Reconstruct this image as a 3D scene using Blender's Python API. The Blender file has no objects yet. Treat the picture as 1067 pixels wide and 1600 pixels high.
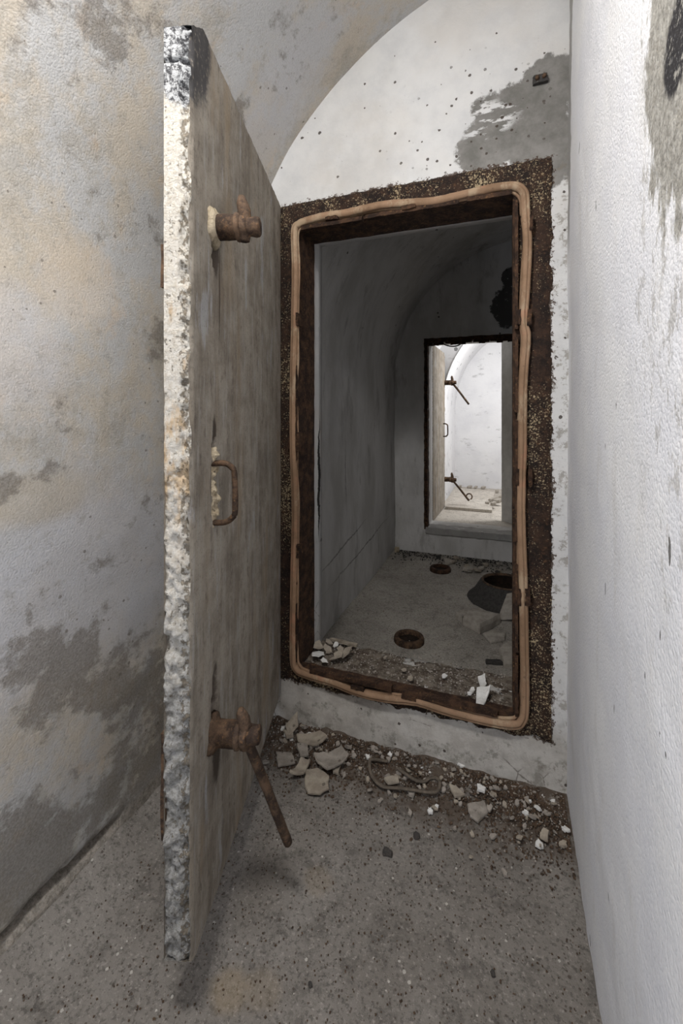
import bpy, bmesh, math, random
from mathutils import Vector, Matrix, noise as MN

# ------------------------------------------------------------------ camera, world, lights, exposure
H = 1.25                       # eye height above the floor in metres; lengths below are in units of it
FPX = 686.0                    # focal length in pixels of the 1067 x 1600 frame
HZ = 645.0                     # horizon row
YAW = math.radians(20.5)
S = bpy.context.scene
COL = S.collection
S.view_settings.view_transform = 'Standard'
S.view_settings.look = 'None'
S.view_settings.gamma = 1.0
S.view_settings.use_curve_mapping = False
S.view_settings.exposure = 0.0

cam_d = bpy.data.cameras.new('camera')
cam = bpy.data.objects.new('camera', cam_d)
COL.objects.link(cam)
cam_d.sensor_fit = 'HORIZONTAL'
cam_d.sensor_width = 36.0
cam_d.lens = 36.0 * FPX / 1067.0
cam_d.shift_y = -(800.0 - HZ) / 1067.0
cam_d.clip_start = 0.02
cam.location = (0, 0, H)
cam.rotation_euler = (math.radians(90), 0, YAW)
S.camera = cam

w = bpy.data.worlds.new('world')
S.world = w
w.use_nodes = True
w.node_tree.nodes['Background'].inputs[0].default_value = (0.9, 0.95, 1.0, 1)
w.node_tree.nodes['Background'].inputs[1].default_value = 0.02

def area_lamp(name, loc, target, size, watts, color):
    d = bpy.data.lights.new(name, 'AREA')
    d.shape = 'DISK'; d.size = size * H; d.energy = watts; d.color = color
    o = bpy.data.objects.new(name, d)
    COL.objects.link(o)
    o.location = [c * H for c in loc]
    v = Vector([(b - a) for a, b in zip(loc, target)])
    o.rotation_euler = v.to_track_quat('-Z', 'Y').to_euler()
    return o
# lamp under the crown of the near room's vault, above the photographer
bulb_d = bpy.data.lights.new('light', 'POINT')
bulb_d.energy = 27; bulb_d.shadow_soft_size = .12 * H; bulb_d.color = (1.0, 0.985, 0.965)
bulb = bpy.data.objects.new('light', bulb_d); COL.objects.link(bulb)
bulb.location = (-.36 * H, .10 * H, 2.0 * H)
area_lamp('light', (-0.34, 0.10, 2.03), (-0.34, 0.50, 0.0), 0.24, 15, (1.0, 0.985, 0.965))
# weak cool fill light added low behind the camera to brighten the right wall
area_lamp('light', (-0.66, -0.42, 0.80), (0.148, 0.75, 0.85), 0.32, 7.8, (0.82, 0.88, 1.0))
# lamp of the far room
area_lamp('light', (0.36, 3.82, 1.72), (-0.20, 4.5, 0.5), 0.3, 26, (1.0, 0.99, 0.98))

# ------------------------------------------------------------------ projection helpers (pixel of the photograph -> point on a real plane)
def ray(x, y):
    a = math.atan((x - 533.5) / FPX) - YAW
    c = math.cos(a + YAW)
    # per unit of optical depth
    return Vector((math.sin(a) / c, math.cos(a) / c, -(y - HZ) / FPX))
def on_floor(x, y, z=0.0):
    r = ray(x, y); k = (z - 1.0) / r.z
    return (r.x * k, r.y * k, z)
def on_wall(x, y, Y):
    r = ray(x, y); k = Y / r.y
    return (r.x * k, Y, 1.0 + r.z * k)
def on_side(x, y, X):
    r = ray(x, y); k = X / r.x
    return (X, r.y * k, 1.0 + r.z * k)

def n3(x, y, z, s=1.0):
    return MN.noise(Vector((x * s, y * s, z * s)))
def fbm(x, y, z, s=1.0, o=4):
    v = 0; a = 1.0
    for i in range(o):
        v += a * MN.noise(Vector((x * s + 7.3 * i, y * s - 3.1 * i, z * s)))
        a *= 0.5; s *= 2.0
    return v

# ------------------------------------------------------------------ node helpers
class NT:
    def __init__(self, name):
        self.m = bpy.data.materials.new(name)
        self.m.use_nodes = True
        self.t = self.m.node_tree
        self.t.nodes.clear()
        self.out = self.t.nodes.new('ShaderNodeOutputMaterial')
        self.b = self.t.nodes.new('ShaderNodeBsdfPrincipled')
        self.t.links.new(self.b.outputs[0], self.out.inputs[0])
        self.b.inputs['Specular IOR Level'].default_value = 0.25
        tc = self.t.nodes.new('ShaderNodeTexCoord')
        self.co = tc.outputs['Object']
        geo = self.t.nodes.new('ShaderNodeNewGeometry')
        self.pos = geo.outputs['Position']
        sx = self.t.nodes.new('ShaderNodeSeparateXYZ')
        self.t.links.new(self.co, sx.inputs[0])
        self.X, self.Y, self.Z = sx.outputs
    def grains(self, scale, vec=None):
        a = self.voro(scale, vec=vec); b = self.voro(scale * 1.9, vec=vec)
        return self.math('SUBTRACT', 1.0, self.math('ADD', self.math('MULTIPLY', a, a), self.math('MULTIPLY', b, .35)))
    def put(self, sock, v):
        if isinstance(v, (int, float)): sock.default_value = v
        elif isinstance(v, tuple): sock.default_value = v if len(v) == 4 or len(sock.default_value) == 3 else (*v, 1)
        else: self.t.links.new(v, sock)
    def math(self, op, a, b=0.0, c=0.0, clamp=False):
        n = self.t.nodes.new('ShaderNodeMath'); n.operation = op; n.use_clamp = clamp
        self.put(n.inputs[0], a); self.put(n.inputs[1], b)
        if op in ('MULTIPLY_ADD',): self.put(n.inputs[2], c)
        return n.outputs[0]
    def mapping(self, scale, loc=(0, 0, 0), rot=(0, 0, 0)):
        n = self.t.nodes.new('ShaderNodeMapping')
        self.t.links.new(self.co, n.inputs[0])
        n.inputs['Scale'].default_value = scale; n.inputs['Location'].default_value = loc
        n.inputs['Rotation'].default_value = rot
        return n.outputs[0]
    def noise(self, scale, detail=6, rough=0.6, vec=None, dist=0.0):
        n = self.t.nodes.new('ShaderNodeTexNoise')
        self.t.links.new(vec or self.co, n.inputs['Vector'])
        n.inputs['Scale'].default_value = scale; n.inputs['Detail'].default_value = detail
        n.inputs['Roughness'].default_value = rough; n.inputs['Distortion'].default_value = dist
        return n.outputs[0]
    def voro(self, scale, vec=None, feature='F1', rand=1.0, out=0):
        n = self.t.nodes.new('ShaderNodeTexVoronoi'); n.feature = feature
        self.t.links.new(vec or self.co, n.inputs['Vector'])
        n.inputs['Scale'].default_value = scale; n.inputs['Randomness'].default_value = rand
        return n.outputs[out]
    def step(self, v, a, b):
        n = self.t.nodes.new('ShaderNodeMapRange'); n.interpolation_type = 'SMOOTHSTEP'
        self.put(n.inputs[0], v)
        n.inputs[1].default_value = min(a, b); n.inputs[2].default_value = max(a, b)
        n.inputs[3].default_value = 0.0 if a < b else 1.0
        n.inputs[4].default_value = 1.0 if a < b else 0.0
        return n.outputs[0]
    def mix(self, f, a, b):
        n = self.t.nodes.new('ShaderNodeMix'); n.data_type = 'RGBA'
        self.put(n.inputs[0], f)
        self.put(n.inputs[6], a); self.put(n.inputs[7], b)
        return n.outputs[2]
    def spots(self, scale, size, dens, vec=None):
        """scattered round spots: voronoi cells of which a share 'dens' carries a spot of up to 'size'"""
        n = self.t.nodes.new('ShaderNodeTexVoronoi')
        self.t.links.new(vec or self.co, n.inputs['Vector'])
        n.inputs['Scale'].default_value = scale
        sc = self.t.nodes.new('ShaderNodeSeparateColor')
        self.t.links.new(n.outputs['Color'], sc.inputs[0])
        r = self.math('MULTIPLY', self.math('POWER', sc.outputs[1], 2.0), size)
        on = self.math('LESS_THAN', sc.outputs[0], dens)
        wob = self.math('MULTIPLY_ADD', self.noise(scale * 5, 3), size * 0.9, -size * 0.45)
        d = self.math('ADD', n.outputs['Distance'], wob)
        return self.math('MULTIPLY', self.math('LESS_THAN', d, r), on)
    def blob(self, u, v, cu, cv, ru, rv, wobble, hard=0.06):
        """ragged ellipse in metres with a noisy outline, 1 inside"""
        a = self.math('DIVIDE', self.math('SUBTRACT', u, cu), ru)
        b = self.math('DIVIDE', self.math('SUBTRACT', v, cv), rv)
        d = self.math('SQRT', self.math('ADD', self.math('MULTIPLY', a, a), self.math('MULTIPLY', b, b)))
        d = self.math('ADD', d, wobble)
        return self.step(d, 1.0 + hard, 1.0 - hard)
    def done(self, color, rough, height=None, strength=0.5, dist=0.004):
        self.put(self.b.inputs['Base Color'], color)
        self.put(self.b.inputs['Roughness'], rough)
        if height is not None:
            n = self.t.nodes.new('ShaderNodeBump')
            n.inputs['Strength'].default_value = strength; n.inputs['Distance'].default_value = dist
            self.t.links.new(height, n.inputs['Height'])
            self.t.links.new(n.outputs[0], self.b.inputs['Normal'])
        return self.m

def plaster_left():
    n = NT('stained_plaster')
    big = n.noise(1.3, 5, 0.62)
    big2 = n.noise(2.6, 6, 0.66, vec=n.mapping((1, 1, 0.7), (4.2, 1.1, 7)))
    med = n.noise(5.0, 6, 0.7, vec=n.mapping((1, 1, 0.6), (1.7, 8.1, 2)))
    fine = n.noise(170, 4, 0.75)
    c = n.mix(n.step(n.math('MULTIPLY_ADD', n.noise(11, 6, .75), .35, n.math('MULTIPLY', big2, .65)), 0.44, 0.57), (0.475, 0.475, 0.475), (0.50, 0.445, 0.37))
    c = n.mix(n.step(big, 0.55, 0.70), c, (0.50, 0.51, 0.53))
    c = n.mix(n.math('MULTIPLY', n.step(n.math('MULTIPLY_ADD', n.noise(34, 6, .8), .4, n.math('MULTIPLY', med, .6)), 0.51, 0.60), 0.6), c, (0.36, 0.33, 0.28))
    c = n.mix(n.math('MULTIPLY', n.step(n.noise(9, 6, .7, vec=n.mapping((1, 1, .8), (9, 2, 3))), 0.56, 0.70), 0.35), c, (0.62, 0.44, 0.27))
    wq = n.math('MULTIPLY_ADD', n.noise(4, 6, .7), 1.6, -.8)
    for (px, py, ry, rz, kk, cc) in ((150, 900, .26, .22, .75, (0.50, 0.505, 0.54)), (330, 190, .10, .16, .5, (0.52, 0.52, 0.54)), (30, 560, .10, .12, .5, (0.55, 0.54, 0.56)),
                                     (120, 440, .09, .10, .5, (0.60, 0.50, 0.39)), (60, 780, .10, .05, .6, (0.44, 0.38, 0.29)), (400, 60, .2, .1, .4, (0.56, 0.47, 0.37))):
        q = on_side(px, py, -.85)
        c = n.mix(n.math('MULTIPLY', n.blob(n.Y, n.Z, q[1]*H, q[2]*H, ry*H, rz*H, wq, .35), kk), c, cc)
    # grime and damp patches, most of them low on the wall
    g = n.noise(3.6, 8, 0.68, vec=n.mapping((1, 0.8, 1.2), (3, 5, 1)))
    low = n.step(n.Z, 1.0, 0.15)
    gm = n.step(n.math('MULTIPLY_ADD', low, 0.15, n.math('MULTIPLY_ADD', n.noise(13, 6, .75), .22, n.math('SUBTRACT', g, .11))), 0.56, 0.64)
    c = n.mix(n.math('MULTIPLY', gm, 0.72), c, (0.155, 0.135, 0.112))
    c = n.mix(n.step(n.math('ADD', n.Z, n.math('MULTIPLY_ADD', n.noise(16, 5, .7), .03, -.015)), .066*H, .045*H), c, n.mix(n.step(n.noise(60, 5, .75), .42, .58), (0.30, 0.265, 0.225), (0.17, 0.15, 0.125)))
    mott = n.noise(26, 6, 0.75)
    c = n.mix(n.math('MULTIPLY', n.step(mott, 0.54, 0.68), 0.4), c, (0.27, 0.25, 0.22))
    sp = n.spots(60, 0.32, 0.09)
    c = n.mix(n.math('MULTIPLY', sp, 0.7), c, (0.12, 0.10, 0.08))
    c = n.mix(n.math('MULTIPLY', n.step(fine, 0.35, 0.65), 0.16), c, (0.78, 0.76, 0.72))
    h = n.math('ADD', n.math('MULTIPLY', n.grains(190), .55), n.math('MULTIPLY', n.noise(80, 4, .7), .55))
    c = n.mix(n.math('MULTIPLY', n.step(n.noise(210, 3, .7), .58, .70), .45), c, (0.20, 0.18, 0.15))
    h = n.math('ADD', h, n.math('MULTIPLY', n.noise(22, 4), .8))
    return n.done(c, 0.95, h, 0.28, 0.004)

def plaster_end():
    """white limewashed wall with a bare cement patch, black pits and grime low down"""
    D1_ = 1.266
    n = NT('white_limewash')
    fine = n.noise(90, 5, .6); f2 = n.noise(7, 6, .7)
    c = n.mix(n.step(f2, .35, .7), (0.69, 0.685, 0.675), (0.60, 0.60, 0.60))
    c = n.mix(n.math('MULTIPLY', n.step(n.noise(2.2, 5, .6), .5, .7), .5), c, (0.64, 0.60, 0.55))
    wob = n.math('MULTIPLY_ADD', n.noise(9, 8, .72), 1.3, -.65)
    wob2 = n.math('MULTIPLY_ADD', n.noise(22, 6, .7), .7, -.35)
    P = [on_wall(812, 175, 1.266), on_wall(760, 225, 1.266), on_wall(850, 235, 1.266), on_wall(858, 130, 1.266)]
    m = n.blob(n.X, n.Z, P[0][0]*H, P[0][2]*H, .125*H, .085*H, wob)
    m = n.math('MAXIMUM', m, n.blob(n.X, n.Z, P[1][0]*H, P[1][2]*H, .085*H, .075*H, wob))
    m = n.math('MAXIMUM', m, n.blob(n.X, n.Z, P[2][0]*H, P[2][2]*H, .09*H, .10*H, wob2))
    m = n.math('MAXIMUM', m, n.blob(n.X, n.Z, P[3][0]*H, P[3][2]*H, .07*H, .075*H, wob2))
    # remains of paint inside the patch
    scr = n.noise(10, 5, .7, vec=n.mapping((1.2, 1, 3.6), (1, 2, 3), (0, .6, 0)))
    q = on_wall(752, 188, 1.266)
    sm = n.math('MULTIPLY', n.step(scr, .50, .55), n.blob(n.X, n.Z, q[0]*H, q[2]*H, .09*H, .05*H, wob2, .2))
    m = n.math('MULTIPLY', m, n.math('SUBTRACT', 1.0, sm))
    grey = n.mix(n.step(n.noise(6, 6, .7), .35, .65), (0.27, 0.26, 0.245), (0.16, 0.155, 0.142))
    c = n.mix(m, c, grey)
    lo = n.math('MULTIPLY', n.step(n.math('ADD', n.Z, n.math('MULTIPLY_ADD', n.noise(12, 5, .7), .12, -.06)), .25, .17), .75)
    c = n.mix(lo, c, n.mix(n.step(n.noise(14, 6, .7), .38, .62), (0.55, 0.52, 0.47), (0.40, 0.365, 0.32)))
    vc = n.math('ADD', n.voro(9, feature='DISTANCE_TO_EDGE'), n.math('MULTIPLY_ADD', n.noise(30, 6, .75), .12, -.06))
    c = n.mix(n.math('MULTIPLY', n.math('MULTIPLY', n.step(vc, .014, .004), n.step(n.noise(5, 3), .50, .58)), n.math('MULTIPLY', n.step(n.Z, .9, .6), .7)), c, (0.13, 0.11, 0.09))
    # grime low down and along the right edge
    lowm = n.math('MULTIPLY', n.step(n.Z, .30, .03), 0.10)
    g = n.step(n.math('ADD', n.noise(12, 8, .75), lowm), .60, .70)
    g = n.math('MULTIPLY', g, n.step(n.Z, .95, .5))
    c = n.mix(n.math('MULTIPLY', g, .72), c, (0.24, 0.225, 0.19))
    redge = n.step(n.X, .085*H, .14*H)
    g2 = n.math('MULTIPLY', n.step(n.Z, 1.72*H, 1.6*H), n.step(n.math('MULTIPLY_ADD', redge, .08, n.noise(28, 8, .78)), .60, .66))
    g2 = n.math('MULTIPLY', g2, n.step(n.X, .05*H, .10*H))
    c = n.mix(n.math('MULTIPLY', g2, .6), c, (0.22, 0.19, 0.15))
    sp = n.spots(13, 0.22, 0.42)
    sp = n.math('MAXIMUM', sp, n.spots(34, 0.22, 0.13))
    q = on_wall(735, 190, 1.266)
    sp = n.math('MAXIMUM', sp, n.math('MULTIPLY', n.spots(60, .34, .35), n.blob(n.X, n.Z, q[0]*H, q[2]*H, .2*H, .16*H, wob, .3)))
    c = n.mix(n.math('MULTIPLY', sp, .9), c, (0.06, 0.045, 0.035))
    st = n.step(n.noise(2.4, 4, .6, vec=n.mapping((1, 1, .6), (9, 4, 4))), .56, .66)
    c = n.mix(n.math('MULTIPLY', st, .25), c, (0.45, 0.43, 0.40))
    # rust that bled and splashed from the frame over the wall around it
    ax = n.math('SUBTRACT', n.math('ABSOLUTE', n.math('SUBTRACT', n.X, -.281 * H)), .393 * H)
    az = n.math('SUBTRACT', n.math('ABSOLUTE', n.math('SUBTRACT', n.Z, .904 * H)), .764 * H)
    dd = n.math('MAXIMUM', ax, az)
    near = n.step(dd, .032, -.01)
    rm = n.step(n.math('MULTIPLY_ADD', near, .20, n.math('MULTIPLY_ADD', n.noise(75, 6, .75), .6, n.math('MULTIPLY', n.noise(18, 5, .7), .4))), .645, .675)
    rm = n.math('MULTIPLY', rm, n.math('LESS_THAN', n.Y, 1.29 * H))
    c = n.mix(n.math('MULTIPLY', rm, .92), c, (0.065, 0.038, 0.024))
    # plaster split open on the left reveal
    cy = n.math('ADD', n.math('MULTIPLY_ADD', n.noise(7, 5, .7, vec=n.mapping((.01, .01, 1))), .07, -.035), (D1_ + .168) * H)
    cd = n.math('ABSOLUTE', n.math('SUBTRACT', n.Y, cy))
    wd = n.math('MULTIPLY', n.math('MULTIPLY', n.step(n.Z, .52*H, .70*H), n.step(n.Z, 1.02*H, .80*H)), .013)
    ck = n.math('MULTIPLY', n.math('LESS_THAN', cd, wd), n.math('GREATER_THAN', n.Y, 1.30 * H))
    c = n.mix(ck, c, (0.03, 0.027, 0.025))
    h = n.math('ADD', n.math('MULTIPLY', fine, .35), n.math('MULTIPLY', n.noise(16, 4), .7))
    h = n.math('SUBTRACT', h, n.math('MULTIPLY', m, .5))
    h = n.math('SUBTRACT', h, n.math('MULTIPLY', sp, .5))
    return n.done(c, .9, h, .55, .006)

def plaster_right():
    n = NT('rough_white_render')
    v = n.mapping((1, 1, .85))
    f = n.grains(190, vec=v); f2 = n.noise(85, 4, .7, vec=v)
    c = n.mix(n.step(n.noise(4, 5, .6), .35, .65), (0.76, 0.765, 0.80), (0.82, 0.82, 0.83))
    c = n.mix(n.math('MULTIPLY', n.step(n.noise(10, 6, .7, vec=n.mapping((1, 1, .25))), .54, .68), .35), c, (0.60, 0.58, 0.55))
    wob = n.math('MULTIPLY_ADD', n.noise(6, 8, .7, vec=n.mapping((1, 1, .55))), 1.5, -.75)
    wob2 = n.math('MULTIPLY_ADD', n.noise(30, 6, .7, vec=n.mapping((1, 1, .35))), .8, -.4)
    ww = n.math('ADD', n.math('MULTIPLY', wob, .45), wob2)
    X = .148
    P = on_side(1085, 130, X)
    m = n.blob(n.Y, n.Z, P[1]*H - .02, P[2]*H + .22, .165*H, .30*H, ww, .05)
    grey = n.mix(n.step(f2, .35, .65), (0.42, 0.405, 0.37), (0.24, 0.23, 0.205))
    c = n.mix(m, c, grey)
    # worn transition below the patch
    g = n.math('MULTIPLY', n.step(n.noise(40, 7, .75, vec=n.mapping((1, 1, .5))), .53, .6), n.blob(n.Y, n.Z, P[1]*H, P[2]*H - .08, .17*H, .40*H, ww, .3))
    c = n.mix(n.math('MULTIPLY', g, .55), c, (0.33, 0.31, 0.27))
    # black tar mark, slanting
    q = on_side(1070, 45, X)
    q0 = on_side(1036, 150, X)
    du, dv = q[1] - q0[1], q[2] - q0[2]; L = math.hypot(du, dv); du /= L; dv /= L
    a = n.math('SUBTRACT', n.Y, q[1]*H); b = n.math('SUBTRACT', n.Z, q[2]*H)
    u = n.math('ADD', n.math('MULTIPLY', a, du), n.math('MULTIPLY', b, dv))
    vv = n.math('SUBTRACT', n.math('MULTIPLY', b, du), n.math('MULTIPLY', a, dv))
    tar = n.blob(u, vv, 0, -.012*H, L*H*1.05, .045*H, ww, .1)
    c = n.mix(n.math('MULTIPLY', tar, n.step(n.noise(50, 5, .7), .36, .46)), c, (0.03, 0.028, 0.03))
    gap = n.math('MULTIPLY', n.step(n.math('ADD', n.Y, n.math('MULTIPLY_ADD', n.noise(20, 5, .7), .03, -.015)), 1.215*H, 1.225*H), n.step(n.Z, 1.35*H, 1.5*H))
    c = n.mix(n.math('MULTIPLY', gap, .8), c, (0.27, 0.26, 0.24))
    # short vertical scars where aggregate fell out
    tick = n.spots(19, 0.17, 0.42, vec=n.mapping((1, 1.6, .42)))
    tick = n.math('MAXIMUM', tick, n.spots(46, 0.19, 0.24, vec=n.mapping((1, 1, .45))))
    c = n.mix(n.math('MULTIPLY', tick, .9), c, (0.10, 0.095, 0.085))
    h = n.math('ADD', n.math('MULTIPLY', f, .9), n.math('MULTIPLY', f2, .45))
    h = n.math('SUBTRACT', h, n.math('MULTIPLY', m, .7))
    h = n.math('SUBTRACT', h, n.math('MULTIPLY', tick, .8))
    c = n.mix(n.math('MULTIPLY', n.step(n.noise(190, 3, .7), .57, .70), .4), c, (0.42, 0.42, 0.43))
    return n.done(c, .95, h, .30, .004)

def plaster_mid():
    n = NT('grey_limewash')
    f = n.noise(70, 5, .6)
    c = n.mix(n.step(n.noise(3, 6, .65, vec=n.mapping((1, 1, .45))), .38, .66), (0.70, 0.69, 0.68), (0.53, 0.52, 0.50))
    c = n.mix(n.math('MULTIPLY', n.step(n.noise(7, 7, .72, vec=n.mapping((1, 1, .3), (2, 4, 4))), .54, .68), .55), c, (0.28, 0.27, 0.255))
    # long thin slanting cracks on the left wall
    wc = n.math('MULTIPLY_ADD', n.noise(9, 5, .75), .05, -.025)
    for (ax_, ay_, bx_, by_) in ((506, 892, 566, 818), (529, 902, 600, 816), (540, 700, 541, 790)):
        p, q = on_side(ax_, ay_, -.76), on_side(bx_, by_, -.76)
        du, dv = q[1] - p[1], q[2] - p[2]; L = math.hypot(du, dv); du /= L; dv /= L
        a = n.math('SUBTRACT', n.Y, (p[1]+q[1])/2*H); b = n.math('SUBTRACT', n.Z, (p[2]+q[2])/2*H)
        u = n.math('ADD', n.math('MULTIPLY', a, du), n.math('MULTIPLY', b, dv))
        vv = n.math('ADD', wc, n.math('SUBTRACT', n.math('MULTIPLY', b, du), n.math('MULTIPLY', a, dv)))
        m = n.math('MULTIPLY', n.blob(u, vv, 0, 0, L*.55*H, .006, 0.0, .5), n.math('LESS_THAN', n.X, -.6*H))
        c = n.mix(n.math('MULTIPLY', m, .7), c, (0.17, 0.16, 0.15))
    sp = n.spots(16, 0.14, 0.28)
    c = n.mix(n.math('MULTIPLY', sp, .85), c, (0.05, 0.045, 0.04))
    q = on_wall(795, 480, 3.15); q2 = on_wall(800, 432, 3.15)
    wob = n.math('MULTIPLY_ADD', n.noise(14, 7, .7), .9, -.45)
    m = n.math('MAXIMUM', n.blob(n.X, n.Z, q[0]*H, q[2]*H, .11*H, .14*H, wob), n.blob(n.X, n.Z, q2[0]*H, q2[2]*H, .07*H, .07*H, wob))
    m = n.math('MULTIPLY', m, n.math('MULTIPLY', n.step(n.Y, 3.0*H, 3.1*H), n.step(n.noise(26, 5, .7), .30, .38)))
    c = n.mix(n.math('MULTIPLY', m, .93), c, (0.045, 0.043, 0.042))
    h = n.math('ADD', n.math('MULTIPLY', f, .4), n.noise(12, 4))
    return n.done(c, .92, h, .5, .006)

def plaster_far():
    n = NT('bright_limewash')
    c = n.mix(n.step(n.noise(3, 6, .65), .4, .7), (0.76, 0.76, 0.77), (0.68, 0.68, 0.70))
    v = n.mapping((1, 1, 2.2), (3, 1, 1))
    c = n.mix(n.math('MULTIPLY', n.step(n.noise(5, 8, .75, vec=v), .57, .66), .55), c, (0.33, 0.33, 0.33))
    c = n.mix(n.math('MULTIPLY', n.spots(9, .2, .4), .8), c, (0.1, 0.1, 0.1))
    return n.done(c, .9, n.noise(20, 5), .4, .006)

def concrete_floor(name='dusty_concrete', a=(0.185, 0.167, 0.148), b=(0.255, 0.235, 0.212)):
    n = NT(name)
    c = n.mix(n.step(n.noise(2.2, 7, .68), .36, .66), a, b)
    c = n.mix(n.math('MULTIPLY', n.step(n.noise(13, 8, .8), .50, .62), .6), c, tuple(x * .55 for x in a))
    c = n.mix(n.math('MULTIPLY', n.step(n.noise(120, 4, .7), .55, .68), .55), c, tuple(x * 1.6 for x in b))
    c = n.mix(n.math('MULTIPLY', n.step(n.noise(85, 5, .75), .52, .62), .6), c, tuple(x * .42 for x in a))
    pit = n.spots(55, .24, .45)
    pit2 = n.spots(120, .36, .5)
    c = n.mix(n.math('MULTIPLY', n.math('MAXIMUM', pit, pit2), .75), c, (0.075, 0.06, 0.048))
    wht = n.spots(70, .30, .14, vec=n.mapping((1, 1, 1), (5, 3, 2)))
    c = n.mix(n.math('MULTIPLY', wht, .7), c, (0.56, 0.53, 0.48))
    if name == 'dusty_concrete':
        # soil that gathered along the foot of the end wall, and two ochre stains
        yy = n.math('ADD', n.Y, n.math('MULTIPLY_ADD', n.noise(7, 7, .7), .30, -.15))
        soil = n.step(yy, (1.266 - .22) * H, (1.266 - .10) * H)
        soil = n.math('MULTIPLY', soil, n.step(n.noise(30, 6, .75), .36, .50))
        c = n.mix(n.math('MULTIPLY', soil, .85), c, (0.085, 0.060, 0.042))
        wob = n.math('MULTIPLY_ADD', n.noise(14, 6, .7), 1.2, -.6)
        for (px, py, r, k) in ((357, 1545, .03, .22), (410, 1545, .03, .12), (497, 1376, .03, .12)):
            q = on_floor(px, py)
            m = n.blob(n.X, n.Y, q[0]*H, q[1]*H, r*H, r*H, wob, .4)
            c = n.mix(n.math('MULTIPLY', m, k), c, (0.42, 0.30, 0.15))
    h = n.math('ADD', n.math('MULTIPLY', n.noise(110, 4, .7), .5), n.noise(24, 5, .6))
    h = n.math('SUBTRACT', h, n.math('MULTIPLY', pit, .6))
    return n.done(c, .92, h, .7, .006)

def slab_face():
    """board-marked grey concrete, streaked along its height"""
    n = NT('streaked_concrete')
    v = n.mapping((7, 7, .9)); v2 = n.mapping((18, 18, 2.2), (3, 2, 1))
    s1 = n.noise(2.2, 7, .66, vec=v, dist=.4); s2 = n.noise(2.6, 7, .7, vec=v2, dist=.3)
    c = n.mix(n.step(n.math('MULTIPLY_ADD', n.noise(9, 6, .7), .6, n.math('MULTIPLY', s1, .4)), .38, .62), (0.39, 0.35, 0.295), (0.215, 0.185, 0.15))
    c = n.mix(n.math('MULTIPLY', n.step(n.math('MULTIPLY_ADD', n.noise(30, 6, .75), .5, n.math('MULTIPLY', s2, .5)), .53, .60), .6), c, (0.14, 0.115, 0.095))
    c = n.mix(n.math('MULTIPLY', n.step(s2, .46, .36), .5), c, (0.42, 0.41, 0.39))
    c = n.mix(n.math('MULTIPLY', n.step(n.noise(2.5, 5, .6, vec=n.mapping((3, 3, .6), (7, 7, 7))), .54, .68), .5), c, (0.34, 0.255, 0.165))
    c = n.mix(n.math('MULTIPLY', n.step(n.noise(3.2, 5, .6, vec=n.mapping((5, 5, 1.2), (1, 9, 7))), .60, .68), .6), c, (0.43, 0.44, 0.46))
    fine = n.noise(140, 4, .7)
    c = n.mix(n.math('MULTIPLY', n.step(fine, .54, .66), .45), c, (0.12, 0.11, 0.10))
    cr = n.spots(26, .16, .22, vec=n.mapping((1, 1, .22), (.3, .1, .2)))
    c = n.mix(n.math('MULTIPLY', cr, .8), c, (0.07, 0.055, 0.04))
    wr = n.math('MULTIPLY_ADD', n.noise(40, 6, .72), 1.2, -.6)
    for (uu, zc_, ru, rz, k) in ((.112, 1.195, .014, .045, .9), (.115, .265, .020, .060, .85), (.108, .385, .012, .05, .8), (.104, .858, .010, .032, .9), (.13, 1.12, .004, .08, .7)):
        c = n.mix(n.math('MULTIPLY', n.blob(n.X, n.Z, uu*H, zc_*H, ru*H, rz*H, wr, .3), k), c, (0.055, 0.04, 0.03))
    # black paint left on the top corner of the free edge
    wob = n.math('MULTIPLY_ADD', n.noise(22, 7, .72), .9, -.45)
    tar = n.blob(n.X, n.Z, .0, 1.56 * H, .085 * H, .155 * H, wob, .12)
    c = n.mix(n.math('MULTIPLY', n.math('MULTIPLY', tar, n.step(n.noise(80, 4, .7), .30, .46)), .9), c, (0.05, 0.05, 0.055))
    h = n.math('ADD', n.math('MULTIPLY', fine, .3), n.math('ADD', s1, s2))
    return n.done(c, .9, h, .5, .004)

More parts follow.
